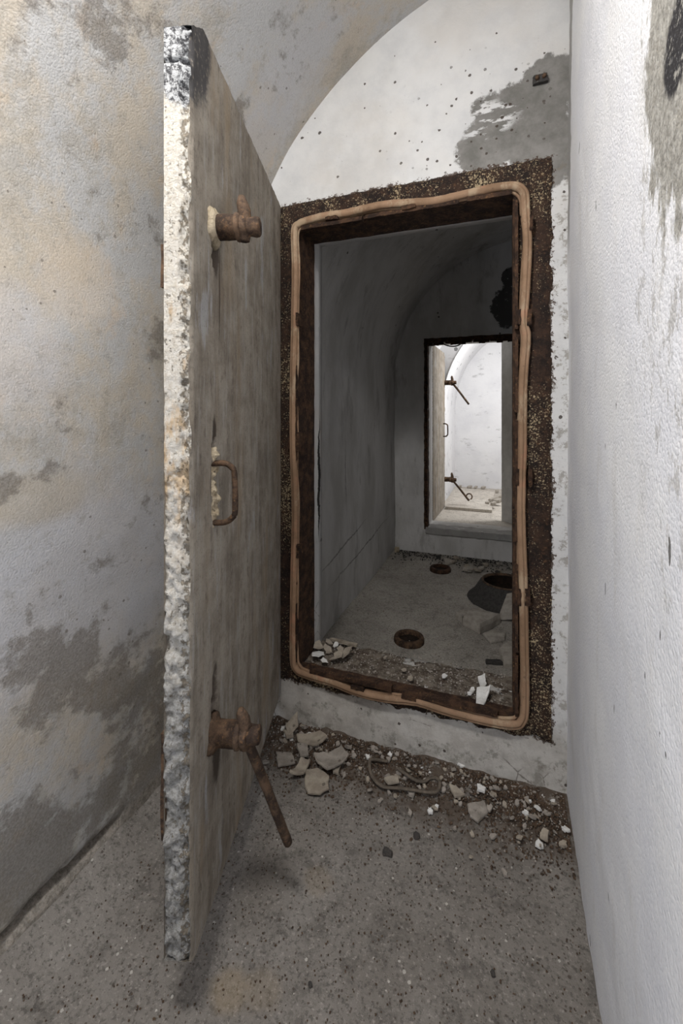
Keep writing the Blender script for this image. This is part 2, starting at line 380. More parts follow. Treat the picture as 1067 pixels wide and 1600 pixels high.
def slab_edge():
    n = NT('broken_concrete_edge')
    ag = n.noise(100, 6, .75); ag2 = n.noise(220, 4, .7)
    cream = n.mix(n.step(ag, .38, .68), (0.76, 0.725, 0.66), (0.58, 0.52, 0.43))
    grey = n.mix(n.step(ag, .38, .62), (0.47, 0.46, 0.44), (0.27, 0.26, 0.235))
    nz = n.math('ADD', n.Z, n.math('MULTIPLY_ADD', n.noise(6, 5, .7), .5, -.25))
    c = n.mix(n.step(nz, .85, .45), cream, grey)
    # ochre run-off in the middle
    o = n.math('MULTIPLY', n.step(n.noise(7, 6, .7, vec=n.mapping((1.5, 1.5, .5))), .50, .60), n.math('MULTIPLY', n.step(nz, .7, 1.0), n.step(nz, 1.55, 1.25)))
    c = n.mix(n.math('MULTIPLY', o, .7), c, (0.60, 0.40, 0.20))
    # pits of fallen aggregate, denser towards the broken arris on the lever side
    arr = n.step(n.math('ADD', n.Y, n.math('MULTIPLY_ADD', n.noise(20, 4, .7), .02, -.01)), .026 * H, .012 * H)
    p = n.step(n.math('ADD', n.noise(85, 6, .72, vec=n.mapping((1, 1, .8))), n.math('MULTIPLY', arr, .10)), .60, .64)
    c = n.mix(n.math('MULTIPLY', p, .75), c, (0.20, 0.155, 0.10))
    c = n.mix(n.math('MULTIPLY', n.spots(110, .36, .25), .7), c, (0.11, 0.09, 0.07))
    # black and grey old paint at the top
    t = n.step(nz, 1.39 * H, 1.43 * H)
    c = n.mix(t, c, n.mix(n.step(n.noise(75, 6, .8), .44, .56), (0.55, 0.56, 0.57), (0.07, 0.07, 0.075)))
    h = n.math('ADD', n.math('MULTIPLY', ag, 1.0), n.math('MULTIPLY', ag2, .35))
    h = n.math('SUBTRACT', h, n.math('MULTIPLY', p, .6))
    return n.done(c, .93, h, 1.0, .008)

def rust(name, dark=(0.024, 0.014, 0.010), mid=(0.085, 0.045, 0.026), speck=0.0, hi=(0.22, 0.12, 0.055), speck_col=(0.50, 0.40, 0.25), scale=1.0):
    n = NT(name)
    a = n.noise(24 * scale, 7, .75); b = n.noise(90 * scale, 5, .7)
    c = n.mix(n.step(a, .40, .64), dark, mid)
    c = n.mix(n.math('MULTIPLY', n.step(b, .56, .68), .65), c, hi)
    if speck:
        den = n.noise(5, 4, .6, vec=n.mapping((1, 1, .6), (2, 6, 1)))
        m = n.step(n.math('ADD', n.noise(170, 5, .75), n.math('MULTIPLY_ADD', den, .5, -.25)), .60 - speck, .63 - speck)
        c = n.mix(n.math('MULTIPLY', m, .85), c, speck_col)
    h = n.math('ADD', n.math('MULTIPLY', b, .6), a)
    return n.done(c, .85, h, .85, .005)

def rubber():
    n = NT('perished_rubber')
    v = n.noise(5, 6, .7); f = n.noise(60, 5, .7)
    c = n.mix(n.step(v, .38, .62), (0.34, 0.215, 0.135), (0.24, 0.15, 0.09))
    c = n.mix(n.math('MULTIPLY', n.step(n.noise(9, 6, .7, vec=n.mapping((1, 1, .5), (4, 1, 2))), .52, .62), .75), c, (0.44, 0.335, 0.225))
    c = n.mix(n.math('MULTIPLY', n.step(n.noise(4, 4, .7, vec=n.mapping((1, 1, 1), (9, 9, 2))), .57, .66), .5), c, (0.44, 0.21, 0.13))
    c = n.mix(n.math('MULTIPLY', n.step(f, .60, .70), .6), c, (0.11, 0.065, 0.04))
    return n.done(c, .7, n.math('ADD', n.math('MULTIPLY', f, .5), n.noise(20, 4)), .45, .004)

def plain(name, a, b, scale=30, rough=.9, bump=.5, dist=.004, spotcol=None):
    n = NT(name)
    f = n.noise(scale, 6, .7)
    c = n.mix(n.step(f, .35, .65), a, b)
    if spotcol:
        c = n.mix(n.math('MULTIPLY', n.spots(scale * 1.6, .35, .3), .8), c, spotcol)
    return n.done(c, rough, n.math('ADD', f, n.math('MULTIPLY', n.noise(scale * 4, 4), .4)), bump, dist)

M = dict(
    left=plaster_left(), end=plaster_end(), right=plaster_right(), mid=plaster_mid(), far=plaster_far(),
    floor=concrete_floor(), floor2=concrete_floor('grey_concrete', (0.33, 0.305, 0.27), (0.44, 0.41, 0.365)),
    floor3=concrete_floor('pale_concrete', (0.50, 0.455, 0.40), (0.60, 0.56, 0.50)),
    face=slab_face(), edge=slab_edge(),
    rust=rust('rusty_steel'), rustp=rust('rusty_painted_steel', speck=.015, dark=(0.018, 0.012, 0.010), mid=(0.050, 0.028, 0.018), hi=(0.13, 0.065, 0.032)),
    rust2=rust('bright_rusty_steel', (0.035, 0.023, 0.017), (0.135, 0.082, 0.050)),
    rust3=rust('brown_rusty_iron', (0.045, 0.03, 0.022), (0.15, 0.095, 0.06)),
    rubber=rubber(), oldrubber=plain('grey_brown_rubber', (0.17, 0.14, 0.11), (0.10, 0.082, 0.065), 40),
    flake=plain('pale_plaster_flake', (0.42, 0.37, 0.30), (0.28, 0.24, 0.195), 22, spotcol=(0.13, 0.11, 0.09)),
    flakeg=plain('grey_plaster_flake', (0.38, 0.34, 0.30), (0.25, 0.225, 0.195), 22, spotcol=(0.12, 0.10, 0.08)),
    white=plain('white_paint_flake', (0.80, 0.79, 0.77), (0.66, 0.65, 0.62), 25),
    cream=plain('chipped_cream_mortar', (0.66, 0.56, 0.41), (0.42, 0.34, 0.23), 60, bump=.9, dist=.007, spotcol=(0.10, 0.08, 0.06)),
    sill=plain('rubble_dust', (0.25, 0.215, 0.175), (0.085, 0.062, 0.046), 38, bump=.9, dist=.008, spotcol=(0.30, 0.26, 0.21)),
    dark=plain('dark_stone', (0.045, 0.042, 0.04), (0.09, 0.08, 0.07), 40),
    hole=plain('bore_shade_and_seal', (0.012, 0.009, 0.007), (0.03, 0.018, 0.012), 40),  # shade inside the open bores painted near-black; also colours the old seal
    cone=plain('dark_cast_concrete', (0.045, 0.042, 0.04), (0.075, 0.07, 0.065), 60, spotcol=(0.14, 0.13, 0.12)),
    brick=plain('dusty_brick', (0.46, 0.42, 0.37), (0.31, 0.28, 0.24), 20),
    wood=plain('weathered_wood', (0.42, 0.37, 0.30), (0.25, 0.21, 0.16), 30),
    jamb=plain('smooth_grey_concrete', (0.42, 0.415, 0.40), (0.33, 0.32, 0.31), 9),
    slab=plain('pale_smooth_concrete', (0.62, 0.61, 0.59), (0.50, 0.49, 0.47), 9),
    soil=plain('dark_soil', (0.055, 0.038, 0.028), (0.13, 0.085, 0.055), 60),
)

# ------------------------------------------------------------------ mesh helpers
def link(name, verts, faces, mats, parent=None, smooth=True, mi=None, label=None, cat=None, group=None, kind=None, loc=None, rotz=0.0, weld=False):
    me = bpy.data.meshes.new(name)
    me.from_pydata([(v[0]*H, v[1]*H, v[2]*H) for v in verts], [], faces)
    for m in (mats if isinstance(mats, (list, tuple)) else [mats]): me.materials.append(m)
    if mi: me.polygons.foreach_set('material_index', mi)
    bm = bmesh.new(); bm.from_mesh(me)
    if weld: bmesh.ops.remove_doubles(bm, verts=bm.verts, dist=1e-5)
    bmesh.ops.recalc_face_normals(bm, faces=bm.faces)
    bm.to_mesh(me); bm.free()
    if smooth: me.polygons.foreach_set('use_smooth', [True] * len(me.polygons))
    me.update()
    o = bpy.data.objects.new(name, me)
    COL.objects.link(o)
    if parent: o.parent = parent
    if loc: o.location = [c * H for c in loc]
    o.rotation_euler[2] = rotz
    return tag(o, label, cat, group, kind)
def tag(o, label=None, cat=None, group=None, kind=None):
    if label: o['label'] = label
    if cat: o['category'] = cat
    if group: o['group'] = group
    if kind: o['kind'] = kind
    return o
def empty(name, loc, rotz, label, cat, group=None):
    o = bpy.data.objects.new(name, None); COL.objects.link(o)
    o.empty_display_size = .05
    o.location = [c * H for c in loc]; o.rotation_euler[2] = rotz
    return tag(o, label, cat, group)
def grid(us, vs, fn, skip=None):
    V = [fn(u, v) for u in us for v in vs]
    n = len(vs); F = []
    for i in range(len(us) - 1):
        for j in range(n - 1):
            if skip and skip(.5*(us[i]+us[i+1]), .5*(vs[j]+vs[j+1])): continue
            F.append((i*n+j, (i+1)*n+j, (i+1)*n+j+1, i*n+j+1))
    return V, F
def lin(a, b, step, extra=()):
    k = max(1, round((b - a) / step))
    L = [a + (b - a) * i / k for i in range(k + 1)]
    for e in extra:
        if a < e < b:
            j = min(range(1, len(L)-1), key=lambda q: abs(L[q] - e))
            L[j] = e
    return sorted(set(L))
def join(parts):
    V = []; F = []; mi = []
    for k, (v, f) in enumerate(parts):
        b = len(V); V += list(v); F += [tuple(i + b for i in q) for q in f]; mi += [k] * len(f)
    return V, F, mi
def box(x0, x1, y0, y1, z0, z1):
    V = [(x, y, z) for x in (x0, x1) for y in (y0, y1) for z in (z0, z1)]
    return V, [(0,1,3,2), (4,6,7,5), (0,4,5,1), (2,3,7,6), (0,2,6,4), (1,5,7,3)]
def rough_box(x0, x1, y0, y1, z0, z1, step, amp, sc=8.0, seed=0.0):
    """closed box with subdivided, roughened sides"""
    xs, ys, zs = lin(x0, x1, step), lin(y0, y1, step), lin(z0, z1, step)
    P = []
    P.append(grid(xs, zs, lambda a, b: (a, y0, b))); P.append(grid(xs, zs, lambda a, b: (a, y1, b)))
    P.append(grid(ys, zs, lambda a, b: (x0, a, b))); P.append(grid(ys, zs, lambda a, b: (x1, a, b)))
    P.append(grid(xs, ys, lambda a, b: (a, b, z0))); P.append(grid(xs, ys, lambda a, b: (a, b, z1)))
    V, F, mi = join(P)
    V = [(x + amp*fbm(x+seed, y, z, sc), y + amp*fbm(x, y+seed+9, z, sc), z + amp*fbm(x, y, z+seed+5, sc)) for x, y, z in V]
    return V, F
def tube(pts, rad, seg=10, closed=False, flat=None, up=Vector((0, 0, 1)), rough=0.0, caps=True, groove=0.0):
    """sweep; flat=(axis vector, factor) squashes the section along a fixed axis"""
    P = [Vector(p) for p in pts]; n = len(P); V = []; F = []
    for i, p in enumerate(P):
        if closed: t = (P[(i+1) % n] - P[i-1])
        else: t = P[min(i+1, n-1)] - P[max(i-1, 0)]
        t.normalize()
        u = up if abs(t.dot(up)) < .95 else Vector((1, 0, 0))
        a = t.cross(u).normalized(); b = a.cross(t).normalized()
        r = rad[i] if isinstance(rad, (list, tuple)) else rad
        for k in range(seg):
            th = 2 * math.pi * k / seg
            d = a * math.cos(th) + b * math.sin(th)
            rr = r * (1 + rough * fbm(*(p + d * r), 60 if r < .02 else 40, 3))
            if groove: rr *= 1 - groove * math.exp(-((th - 4.71 - .45) / .22) ** 2)
            q = d * rr
            if flat: q = q - flat[0] * (q.dot(flat[0]) * (1 - flat[1]))
            V.append(tuple(p + q))
    m = n if closed else n - 1
    for i in range(m):
        j = (i + 1) % n
        for k in range(seg):
            l = (k + 1) % seg
            F.append((i*seg+k, i*seg+l, j*seg+l, j*seg+k))
    if not closed and caps:
        F.append(tuple(range(seg))); F.append(tuple((n-1)*seg + k for k in range(seg)))
    return V, F
def spline(pts, per=6, closed=False):
    P = [Vector(p) for p in pts]; n = len(P); out = []
    for i in range(n if closed else n - 1):
        p0 = P[i-1] if (closed or i > 0) else P[0]
        p1 = P[i]; p2 = P[(i+1) % n]; p3 = P[(i+2) % n] if (closed or i+2 < n) else P[-1]
        for k in range(per):
            t = k / per
            out.append(0.5 * ((2*p1) + (p2-p0)*t + (2*p0-5*p1+4*p2-p3)*t*t + (3*p1-p0-3*p2+p3)*t**3))
    if not closed: out.append(P[-1])
    return out
def cyl(p0, p1, r0, r1=None, seg=18, rings=5, rough=.08, lip=0.0):
    p0, p1 = Vector(p0), Vector(p1); r1 = r0 if r1 is None else r1
    pts = [p0 + (p1 - p0) * (i / rings) for i in range(rings + 1)]
    rs = [r0 + (r1 - r0) * i / rings for i in range(rings + 1)]
    # softened ends
    e = (p1 - p0).normalized() * min(r0, r1) * .12
    pts = [pts[0], pts[0] + e] + pts[1:-1] + [pts[-1] - e, pts[-1]]
    rs = [rs[0]*.88, rs[0]] + rs[1:-1] + [rs[-1], rs[-1]*.86]
    return tube(pts, rs, seg, rough=rough)

# ------------------------------------------------------------------ setting
CX, CZ = .15, 1.25             # axis of the vaults
def bulge(x, y, z, a=.006):
    return a * fbm(x, y, z, 2.2, 3) + a * .25 * n3(x, y, z, 16)

def vault(R, y0, y1, zs, th1, suffix, mat, rb=None, axis_x=CX, spring=CZ, groove=False, step=.025):
    rb = rb or R
    def wall(y, z):
        x = axis_x - R + bulge(0, y, z)
        if groove and y < .86:
            k = math.exp(-((z - .050 - .012*n3(y, 0, 0, 9) - .006*fbm(y, 1, 0, 50, 3)) / .011) ** 2) * min(1, max(0, (.80 - y) * 9)) * (.65 + .5*n3(y, 3, 0, 14))
            x -= .055 * max(0, k)
        return (x, y, z)
    ys = lin(y0, y1, step)
    V, F = grid(ys, lin(0, spring, .008 if groove else step), wall)
    link('wall_left', V, F, mat, kind='structure')
    def arc(y, t):
        c, s = math.cos(t), math.sin(t)
        b = bulge(0, y, spring + s * rb)
        if t < math.pi/2: b *= 1
        return (axis_x - (R - b) * c, y, spring + (rb - b) * s)
    V, F = grid(ys, lin(0, th1, step), arc)
    link('ceiling', V, F, mat, kind='structure')

def floor_piece(x0, x1, y0, y1, mat, near=False, step=.02, z=0.0):
    def f(x, y):
        h = .003 * fbm(x, y, 0, 3, 3) + .0012 * n3(x, y, 0, 40)
        if near:
            if x < -.74: h += .036 * ((-.74 - x) / .12) ** 1.6 * (.85 + .4*n3(x, y, 0, 6)) + .004 * fbm(x, y, 4, 45, 3)
            d = 1.266 - y
            if d < .16: h += .016 * (1 - d / .16) * (.8 + .9*fbm(x, y, 2, 14, 3))
        return (x, y, z + h - .002)
    V, F = grid(lin(x0, x1, step), lin(y0, y1, step), f)
    link('floor', V, F, mat, kind='structure')

def end_wall(Y0, Y1, x0, x1, ztop, hole, mats, name='wall_back', step=.022):
    hx0, hx1, hz0, hz1 = hole
    xs = lin(x0, x1, step, (hx0, hx1)); zs = lin(0, ztop, step, (hz0, hz1))
    inside = lambda a, b: hx0 < a < hx1 and hz0 < b < hz1
    fr = lambda x, z: Y0 - bulge(x, Y0, z, .004)
    P = [grid(xs, zs, lambda a, b: (a, fr(a, b), b), inside),
         grid(xs, zs, lambda a, b: (a, Y1, b), inside)]
    K = 6
    def rev(ax, at, lst):
        def g(a, k):
            x, z = (at, a) if ax == 'x' else (a, at)
            t = k / K
            return (x, fr(x, z) * (1 - t) + Y1 * t, z)
        return grid(lst, list(range(K + 1)), g)
    hx = [a for a in xs if hx0 <= a <= hx1]; hz = [a for a in zs if hz0 <= a <= hz1]
    P += [rev('x', hx0, hz), rev('x', hx1, hz), rev('z', hz0, hx), rev('z', hz1, hx)]
    V, F, mi = join(P)
    mi = [0 if m in (0, 2, 3, 4, 5) else 1 for m in mi]
    return link(name, V, F, mats, mi=mi, kind='structure', weld=True)

D1, D1b = 1.266, 1.462
D2, D2b = 3.15, 3.36
D3, F3 = 5.10, .168
XR = .148
# near room
vault(1.0, -1.7, D1 + .01, None, math.pi / 2 + .05, '', M['left'], groove=True)
floor_piece(-.93, XR + .02, -1.7, D1 + .01, M['floor'], near=True, step=.012)
V, F = grid(lin(-1.7, D1 + .01, .02), lin(0, 2.26, .02), lambda y, z: (XR - bulge(3, y, z, .005) - .0015*n3(y, z, 1, 30) + (.012 * max(0, (z - 1.75)) ** 1), y, z))
link('wall_right', V, F, M['right'], kind='structure')
V, F = grid(lin(-.9, XR + .03, .05), lin(0, 2.28, .05), lambda x, z: (x, -1.69, z))
link('wall_front', V, F, M['left'], kind='structure')
end_wall(D1, D1b, -1.02, XR + .02, 2.3, (-.622, .0217, .176, 1.60), [M['end'], M['mid']])
# middle room
vault(.91, D1b - .01, D2 + .01, None, math.pi, '', M['mid'])
V, F = grid(lin(D1b - .01, D2 + .01, .05), lin(0, CZ, .05), lambda y, z: (CX + .91, y, z))
link('wall_right', V, F, M['mid'], kind='structure')
floor_piece(-.80, CX + .93, D1b - .01, D2 + .01, M['floor2'])
end_wall(D2, D2b, -.95, CX + 1.0, 2.25, (-.521, .13, .184, 1.508), [M['mid'], M['far']])
# far room
YM = 3.995                      # the far room narrows here
vault(.80, D2b - .01, YM, None, math.pi, '', M['far'], rb=.68, spring=1.25, step=.05)
vault(.685, YM - .005, D3 + .01, None, math.pi, '', M['far'], rb=.88, spring=1.0, step=.04)
def outline(R_, sp, rb, q):
    if q < 1: return (CX - R_, sp * q)
    if q > 2: return (CX + R_, sp * (3 - q))
    t = (q - 1) * math.pi
    return (CX - R_ * math.cos(t), sp + rb * math.sin(t))
def ring(q, k):
    a, b = outline(.685, 1.0, .88, q), outline(.82, 1.25, .72, q)
    return (a[0] + (b[0] - a[0]) * k, YM, a[1] + (b[1] - a[1]) * k)
V, F = grid([i / 30 for i in range(91)], [0, .5, 1], ring)
link('trim_1', V, F, M['far'], kind='structure')
V, F = grid(lin(D2b - .01, D3 + .01, .08), lin(0, 1.25, .05), lambda y, z: (CX + (.80 if y < YM else .685), y, z))
link('wall_right', V, F, M['far'], kind='structure')
floor_piece(-.66, CX + .82, D2b - .01, D3 + .01, M['floor3'], step=.03, z=F3)
V, F = grid(lin(-.75, CX + .9, .05), lin(0, 2.15, .05), lambda x, z: (x, D3 - bulge(x, D3, z, .01), z))
link('wall_back', V, F, M['far'], kind='structure')
# concrete leaf standing behind the right side of the far doorway
a0 = math.atan2(3.42 - 3.62, .18 + .030)
V, F = rough_box(0, .30, 0, .05, .0, 1.46, .03, .0012)
link('concrete_slab', V, F, M['slab'], loc=(-.030, 3.60, F3), rotz=a0, label='smooth grey upright concrete slab behind the right side of the far doorway', cat='slab')

# ------------------------------------------------------------------ steel frame of the near doorway
fr = empty('steel_door_frame', (-.28, D1, 0), 0, 'rust eaten steel door frame with flaking cream paint around the near doorway', 'door frame')
fr['kind'] = 'thing'
def wp(x, y, z): return (x + .28, y - D1, z)     # frame-local
ox0, ox1, oz0, oz1 = -.700, .112, .140, 1.668    # outer outline
ix0, ix1, iz0, iz1 = -.622, .0217, .184, 1.585
def frame_plate(side):
    # a plate piece whose outer border is ragged where plaster overlaps it
    def rag(a, q): return .006 * fbm(a, q, 0, 16, 5) + .0022 * n3(a, q, 3, 120)
    if side in ('left', 'right'):
        o = ox0 if side == 'left' else ox1; i = ix0 if side == 'left' else ix1
        sg = -1 if side == 'left' else 1
        zs = lin(oz0 + .02, oz1 - .02, .0022)
        def f(z, t):
            x = i + (o - i) * t + (sg * rag(z, sg) if t > .99 else 0)
            return wp(x, D1 - .006 - (0.002 * n3(x, z, 0, 50)) + (.005 if t > .99 else 0), z)
        return grid(zs, [0, .15, .3, .45, .6, .75, .9, 1.0], f)
    o = oz1 if side == 'top' else oz0; i = iz1 if side == 'top' else iz0
    xs = lin(ox0, ox1, .0022); sg = 1 if side == 'top' else -1
    def f(x, t):
        k = 1.0
        if side == 'bottom': k = 1.0 + .5 * fbm(x, 5, 0, 9, 3) * t
        z = i + (o - i) * t * k + (sg * rag(x, 4 + sg) * (1.0 if side == 'top' else 1.8) if t > .99 else 0)
        return wp(x, D1 - .0065 - (0.002 * n3(x, z, 0, 50)) + (.005 if t > .99 else 0), z)
    return grid(xs, [0, .15, .3, .45, .6, .75, .9, 1.0], f)
for s in ('left', 'right', 'top', 'bottom'):
    V, F = frame_plate(s)
    link('frame_plate', V, F, M['rustp'], fr)
# steel lining of the reveal, .12 deep
R1 = D1 + .12
for nm, b in (('reveal_lining', (ix0 - .004, ix0 + .004, D1 - .008, R1, iz0, iz1)),
              ('reveal_lining', (ix1 - .004, ix1 + .004, D1 - .008, R1, iz0, iz1)),
              ('reveal_lining', (ix0, ix1, D1 - .008, R1, iz1 - .004, iz1 + .006))):
    V, F = rough_box(*b, .02, .0012, 30)
    V = [wp(*v) for v in V]
    link('reveal_lining', V, F, M['rust'], fr)
# sill plate with a raised lip and grit over it
V, F = rough_box(ix0, ix1, D1 - .006, D1 + .03, iz0 - .012, iz0 + .006, .012, .002, 30)
link('sill_lip', [wp(*v) for v in V], F, M['rust'], fr)
# ledge of grit on the sill
def sillf(x, y):
    return (x, y, .180 + .007 * fbm(x, y, 0, 12, 4) + .004 * n3(x, y, 3, 60))
V, F = grid(lin(ix0 + .003, ix1 - .003, .008), lin(D1 + .02, D1b - .004, .008), sillf)
link('sill_grit', V, F, M['sill'], label='brown grit and plaster dust lying over the sill of the near doorway', cat='grit', kind='stuff')

# rubber seal, wavy, one closed loop in a channel of steel retainers
seal_px = [(460,362),(467,350),(482,344),(510,337),(540,333),(570,326),(600,320),(640,317),(680,314),(720,305),(760,296),(790,291),(808,292),(819,303),
 (821,330),(824,380),(821,450),(818,500),(822,530),(817,600),(816,700),(814,800),(817,900),(819,1000),(820,1100),(815,1127),(800,1133),(760,1127),(700,1112),
 (660,1099),(640,1095),(600,1091),(560,1082),(520,1067),(480,1055),(463,1046),(458,1020),(459,900),(461,800),(458,700),(458,600),(460,500),(461,420)]
SP = [Vector(on_wall(x, y, D1 - .02)) for x, y in seal_px]
sp = spline(SP, 8, True)
loc = [wp(*p) for p in sp]
V, F = tube(loc, .0114, 28, True, flat=(Vector((0, 1, 0)), .85), up=Vector((0, 1, 0)), rough=.07, groove=.38)
# groove: press the outer-front strip in slightly
link('rubber_seal', V, F, M['rubber'], fr, label='wavy perished tan rubber seal')
cx, cz = .0, .9
inner = []
for p in sp:
    q = Vector((p.x + .30, 0, p.z - .90))
    off = Vector((-.009 if q.x > .27 else (.009 if q.x < -.27 else 0), 0, -.009 if q.z > .62 else (.009 if q.z < -.62 else 0)))
    inner.append(p + off + Vector((0, .008, 0)) + Vector((n3(p.x, p.z, 1, 9), 0, n3(p.x, p.z, 5, 9))) * .004)
V, F = tube([wp(*p) for p in inner], .005, 6, True, up=Vector((0, 1, 0)))
link('seal_lip', V, F, M['rubber'], fr)
# retainer strips on both sides of the seal, broken here and there
def strip(x0, x1, z0, z1, seed):
    V, F = rough_box(x0, x1, D1 - .024, D1 - .004, z0, z1, .012, .0016, 40, seed)
    link('retainer_strip', [wp(*v) for v in V], F, M['rust'], fr)
for z0, z1 in ((.20, .36), (.37, .60), (.66, .98), (1.0, 1.20), (1.22, 1.56)):
    strip(ix1 + .001, ix1 + .009, z0, z1, z0)
for z0, z1 in ((.19, .40), (.46, .80), (.82, 1.15), (1.2, 1.52)):
    strip(ix0 - .002, ix0 + .006, z0, z1, z0 + 3)
for x0, x1, dz in ((-.60, -.40, 0), (-.39, -.12, .002), (-.10, .015, .004)):
    strip(x0, x1, iz1 - .012 + dz, iz1 + dz, x0)
for x0, x1, dz in ((-.57, -.31, .0), (-.28, -.02, -.004)):
    strip(x0, x1, iz0 + .006 + dz, iz0 + .020 + dz, x0 + 2)
# clips gripping the seal
def clip(px, py, w_, h_):
    c = on_wall(px, py, D1 - .016)
    V, F = rough_box(c[0] - w_, c[0] + w_, D1 - .030, D1 - .004, c[2] - h_, c[2] + h_, .006, .003, 60, px)
    link('clip', [wp(*v) for v in V], F, M['rust'], fr)
for q in ((827, 497, .005, .02), (811, 497, .004, .02), (828, 745, .005, .022), (808, 745, .004, .022), (824, 930, .006, .022), (811, 930, .004, .022),
          (807, 1095, .004, .025), (830, 350, .004, .02), (467, 500, .004, .02), (453, 690, .004, .02), (468, 690, .005, .03), (468, 860, .005, .02),
          (640, 326, .02, .005), (520, 343, .02, .005), (640, 1086, .02, .006), (560, 1072, .02, .005)):
    clip(*q)

# ------------------------------------------------------------------ concrete doors
def make_door(root, W, Zt, Zb, th, sx, latches, handle_z, res, chips=True):
    """door-local: x from the free edge to the hinges, y to the back, z up from the slab foot"""
    Hh = Zt - Zb
    def fx(V): return [(sx * x, y, z) for x, y, z in V]
    xs = lin(0, W, res * 1.6); zs = lin(0, Hh, res); ys = lin(0, th, res * .55)
    def top(x):
        e = 0.0
        if x < .049: e = .037 * (1 - x / .049)
        return Hh - e + .0035 * fbm(x, 0, 5, 30, 3)
    def zz(x, z):
        if z > Hh - .12: return z + (top(x) - Hh) * (z - Hh + .12) / .12
        if z < .06: return z + (-.0035 * fbm(x, 1, 2, 20, 3) + (.010 * max(0, 1 - x / .02))) * (1 - z / .06)
        return z
    def arris(z):                      # how far the broken lever-side arris is eaten back
        v = .5 + .9 * fbm(0, 0, z, 17, 4)
        return .010 * max(0.0, min(1.0, v))
    def front(x, z):
        y = .0008 * fbm(x, 0, z, 12, 3)
        k = max(0.0, 1 - x / .006)
        if chips: 
            # chipped trenches beside the handle and the latches
            for (cxx, cz_, rx, rz, dp) in trenches:
                d = ((x - cxx) / rx) ** 2 + ((z - cz_) / rz) ** 2 + .7 * fbm(x, 3, z, 40, 3)
                if d < 1: y += dp * min(1, (1 - d) * 2.5)
        return (x, y + arris(z) * k * .6, zz(x, z))
    trenches = []
    if chips:
        trenches = [(.104, handle_z + .03, .012, .085, .010), (.106, latches[1][0] + .05, .014, .06, .011), (.105, latches[0][0] - .03, .014, .045, .008)]
    def edge(y, z):
        wv = .021 + .006 * fbm(2, 0, z, 12, 3)
        kr = max(0.0, min(1.0, (wv - y) / .004)) if z > .80 else 1.0
        d = .0008 * fbm(1, y, z, 60, 2) + kr * (.0085 * (.35 + fbm(0, y, z, 36, 4)) + .0035 * fbm(1, y, z, 120, 3))
        if y < .018: d += arris(z) * (1 - y / .018)
        if chips and z < .95: d += .004 * abs(fbm(3, y, z, 34, 4))
        # crack near the top
        d += .014 * math.exp(-((z - (Hh - .075) + .12*(y - .02) - .003*n3(0, y, 2, 60)) / .0032) ** 2)
        x = max(-.003, d)
        yy = y
        if y == 0: yy = arris(z) * .6
        return (x, yy, zz(0, z))
    P = [grid(xs, zs, front),
         grid(ys, zs, edge),
         grid(lin(0, W, .05), lin(0, Hh, .05), lambda x, z: (x, th, zz(x, z))),
         grid(lin(0, th, .01), lin(0, Hh, .05), lambda y, z: (W, y, z)),
         grid(lin(0, W, .01), lin(0, th, .01), lambda x, y: (x, y, zz(x, Hh) + (.003*fbm(x, y, 1, 50, 3)))),
         grid(lin(0, W, .01), lin(0, th, .01), lambda x, y: (x, y, zz(x, 0)))]
    V, F, mi = join(P)
    mi = [{0: 0, 1: 1, 2: 0, 3: 1, 4: 1, 5: 1}[m] for m in mi]
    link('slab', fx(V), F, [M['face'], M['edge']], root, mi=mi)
    # mortar collars, latches
    for (z, u, L, r, lever, stub) in latches:
        a = Vector((u, 0, z))
        out = Vector((0, -1, 0))
        V, F = cyl(a + out * -.01, a + out * .046, r, r * .95, 22, 8, .10)
        bo = link('latch_boss', fx(V), F, M['rust2'], root)
        V, F = cyl(a + out * .040, a + out * .052, r * 1.08, None, 22, 3, .08)
        link('washer', fx(V), F, M['rust3'], bo)
        V, F = cyl(a + out * .050, a + out * (L - .022), r * .92, r * .9, 20, 5, .10)
        hub = link('lever_hub', fx(V), F, M['rust3'], root)
        # stub: tapered upward horn of the lever
        s0 = a + out * (.05 + (L - .072) * .5)
        V, F = tube([s0 + Vector((0, 0, -.026)), s0, s0 + Vector((-.004, 0, .03)), s0 + Vector((-.006, .004, stub * .8)), s0 + Vector((-.007, .005, stub))],
                    [.010, .014, .012, .010, .005], 8, rough=.10)
        link('lever_horn', fx(V), F, M['rust3'], hub)
        V, F = cyl(a + out * (L - .030), a + out * L, r * .74, r * .7, 16, 4, .16)
        link('pivot_end', fx(V), F, M['rust2'], root)
        if lever:
            e = Vector(lever)
            p = [s0 + Vector((0, 0, -.01)), s0 + (e - s0) * .12, s0 + (e - s0) * .5 + Vector((0, 0, .002)), s0 + (e - s0) * .85, e]
            V, F = tube(spline(p, 4), .0092, 10, rough=.06)
            link('lever', fx(V), F, M['rust3'], hub)
        if chips:
            V, F = tube([a + out * -.006, a + out * .004, a + out * .010], [r * 1.5, r * 1.35, r * 1.0], 18, rough=.45)
            link('mortar_collar', fx([(x - .004, y, zq) for x, y, zq in V]), F, M['cream'] if z > .8 else M['rust3'], root)
    # bent-rod handle
    u = .104; hz = handle_z
    pts = [(u - .004, .008, hz + .054), (u, -.018, hz + .055), (u, -.032, hz + .048), (u, -.038, hz + .034), (u, -.039, hz - .030), (u, -.034, hz - .045), (u, -.02, hz - .054), (u - .004, .008, hz - .054)]
    V, F = tube(spline(pts, 5), .0056, 10, rough=.10)
    link('handle', fx(V), F, M['rust2'], root)
    if chips:
        # exposed mortar in the trench beside the handle
        def g(a, b):
            return (.104 + a, .006 - .012 * max(0, 1 - (a/.017)**2) * (.75 + 1.1*fbm(a, 1, b, 60, 3)), hz + b)
        V, F = grid(lin(-.017, .017, .002), lin(-.062, .085, .003), g)
        link('mortar_patch', fx(V), F, M['cream'], root)
    # strap plates on the back
    return root

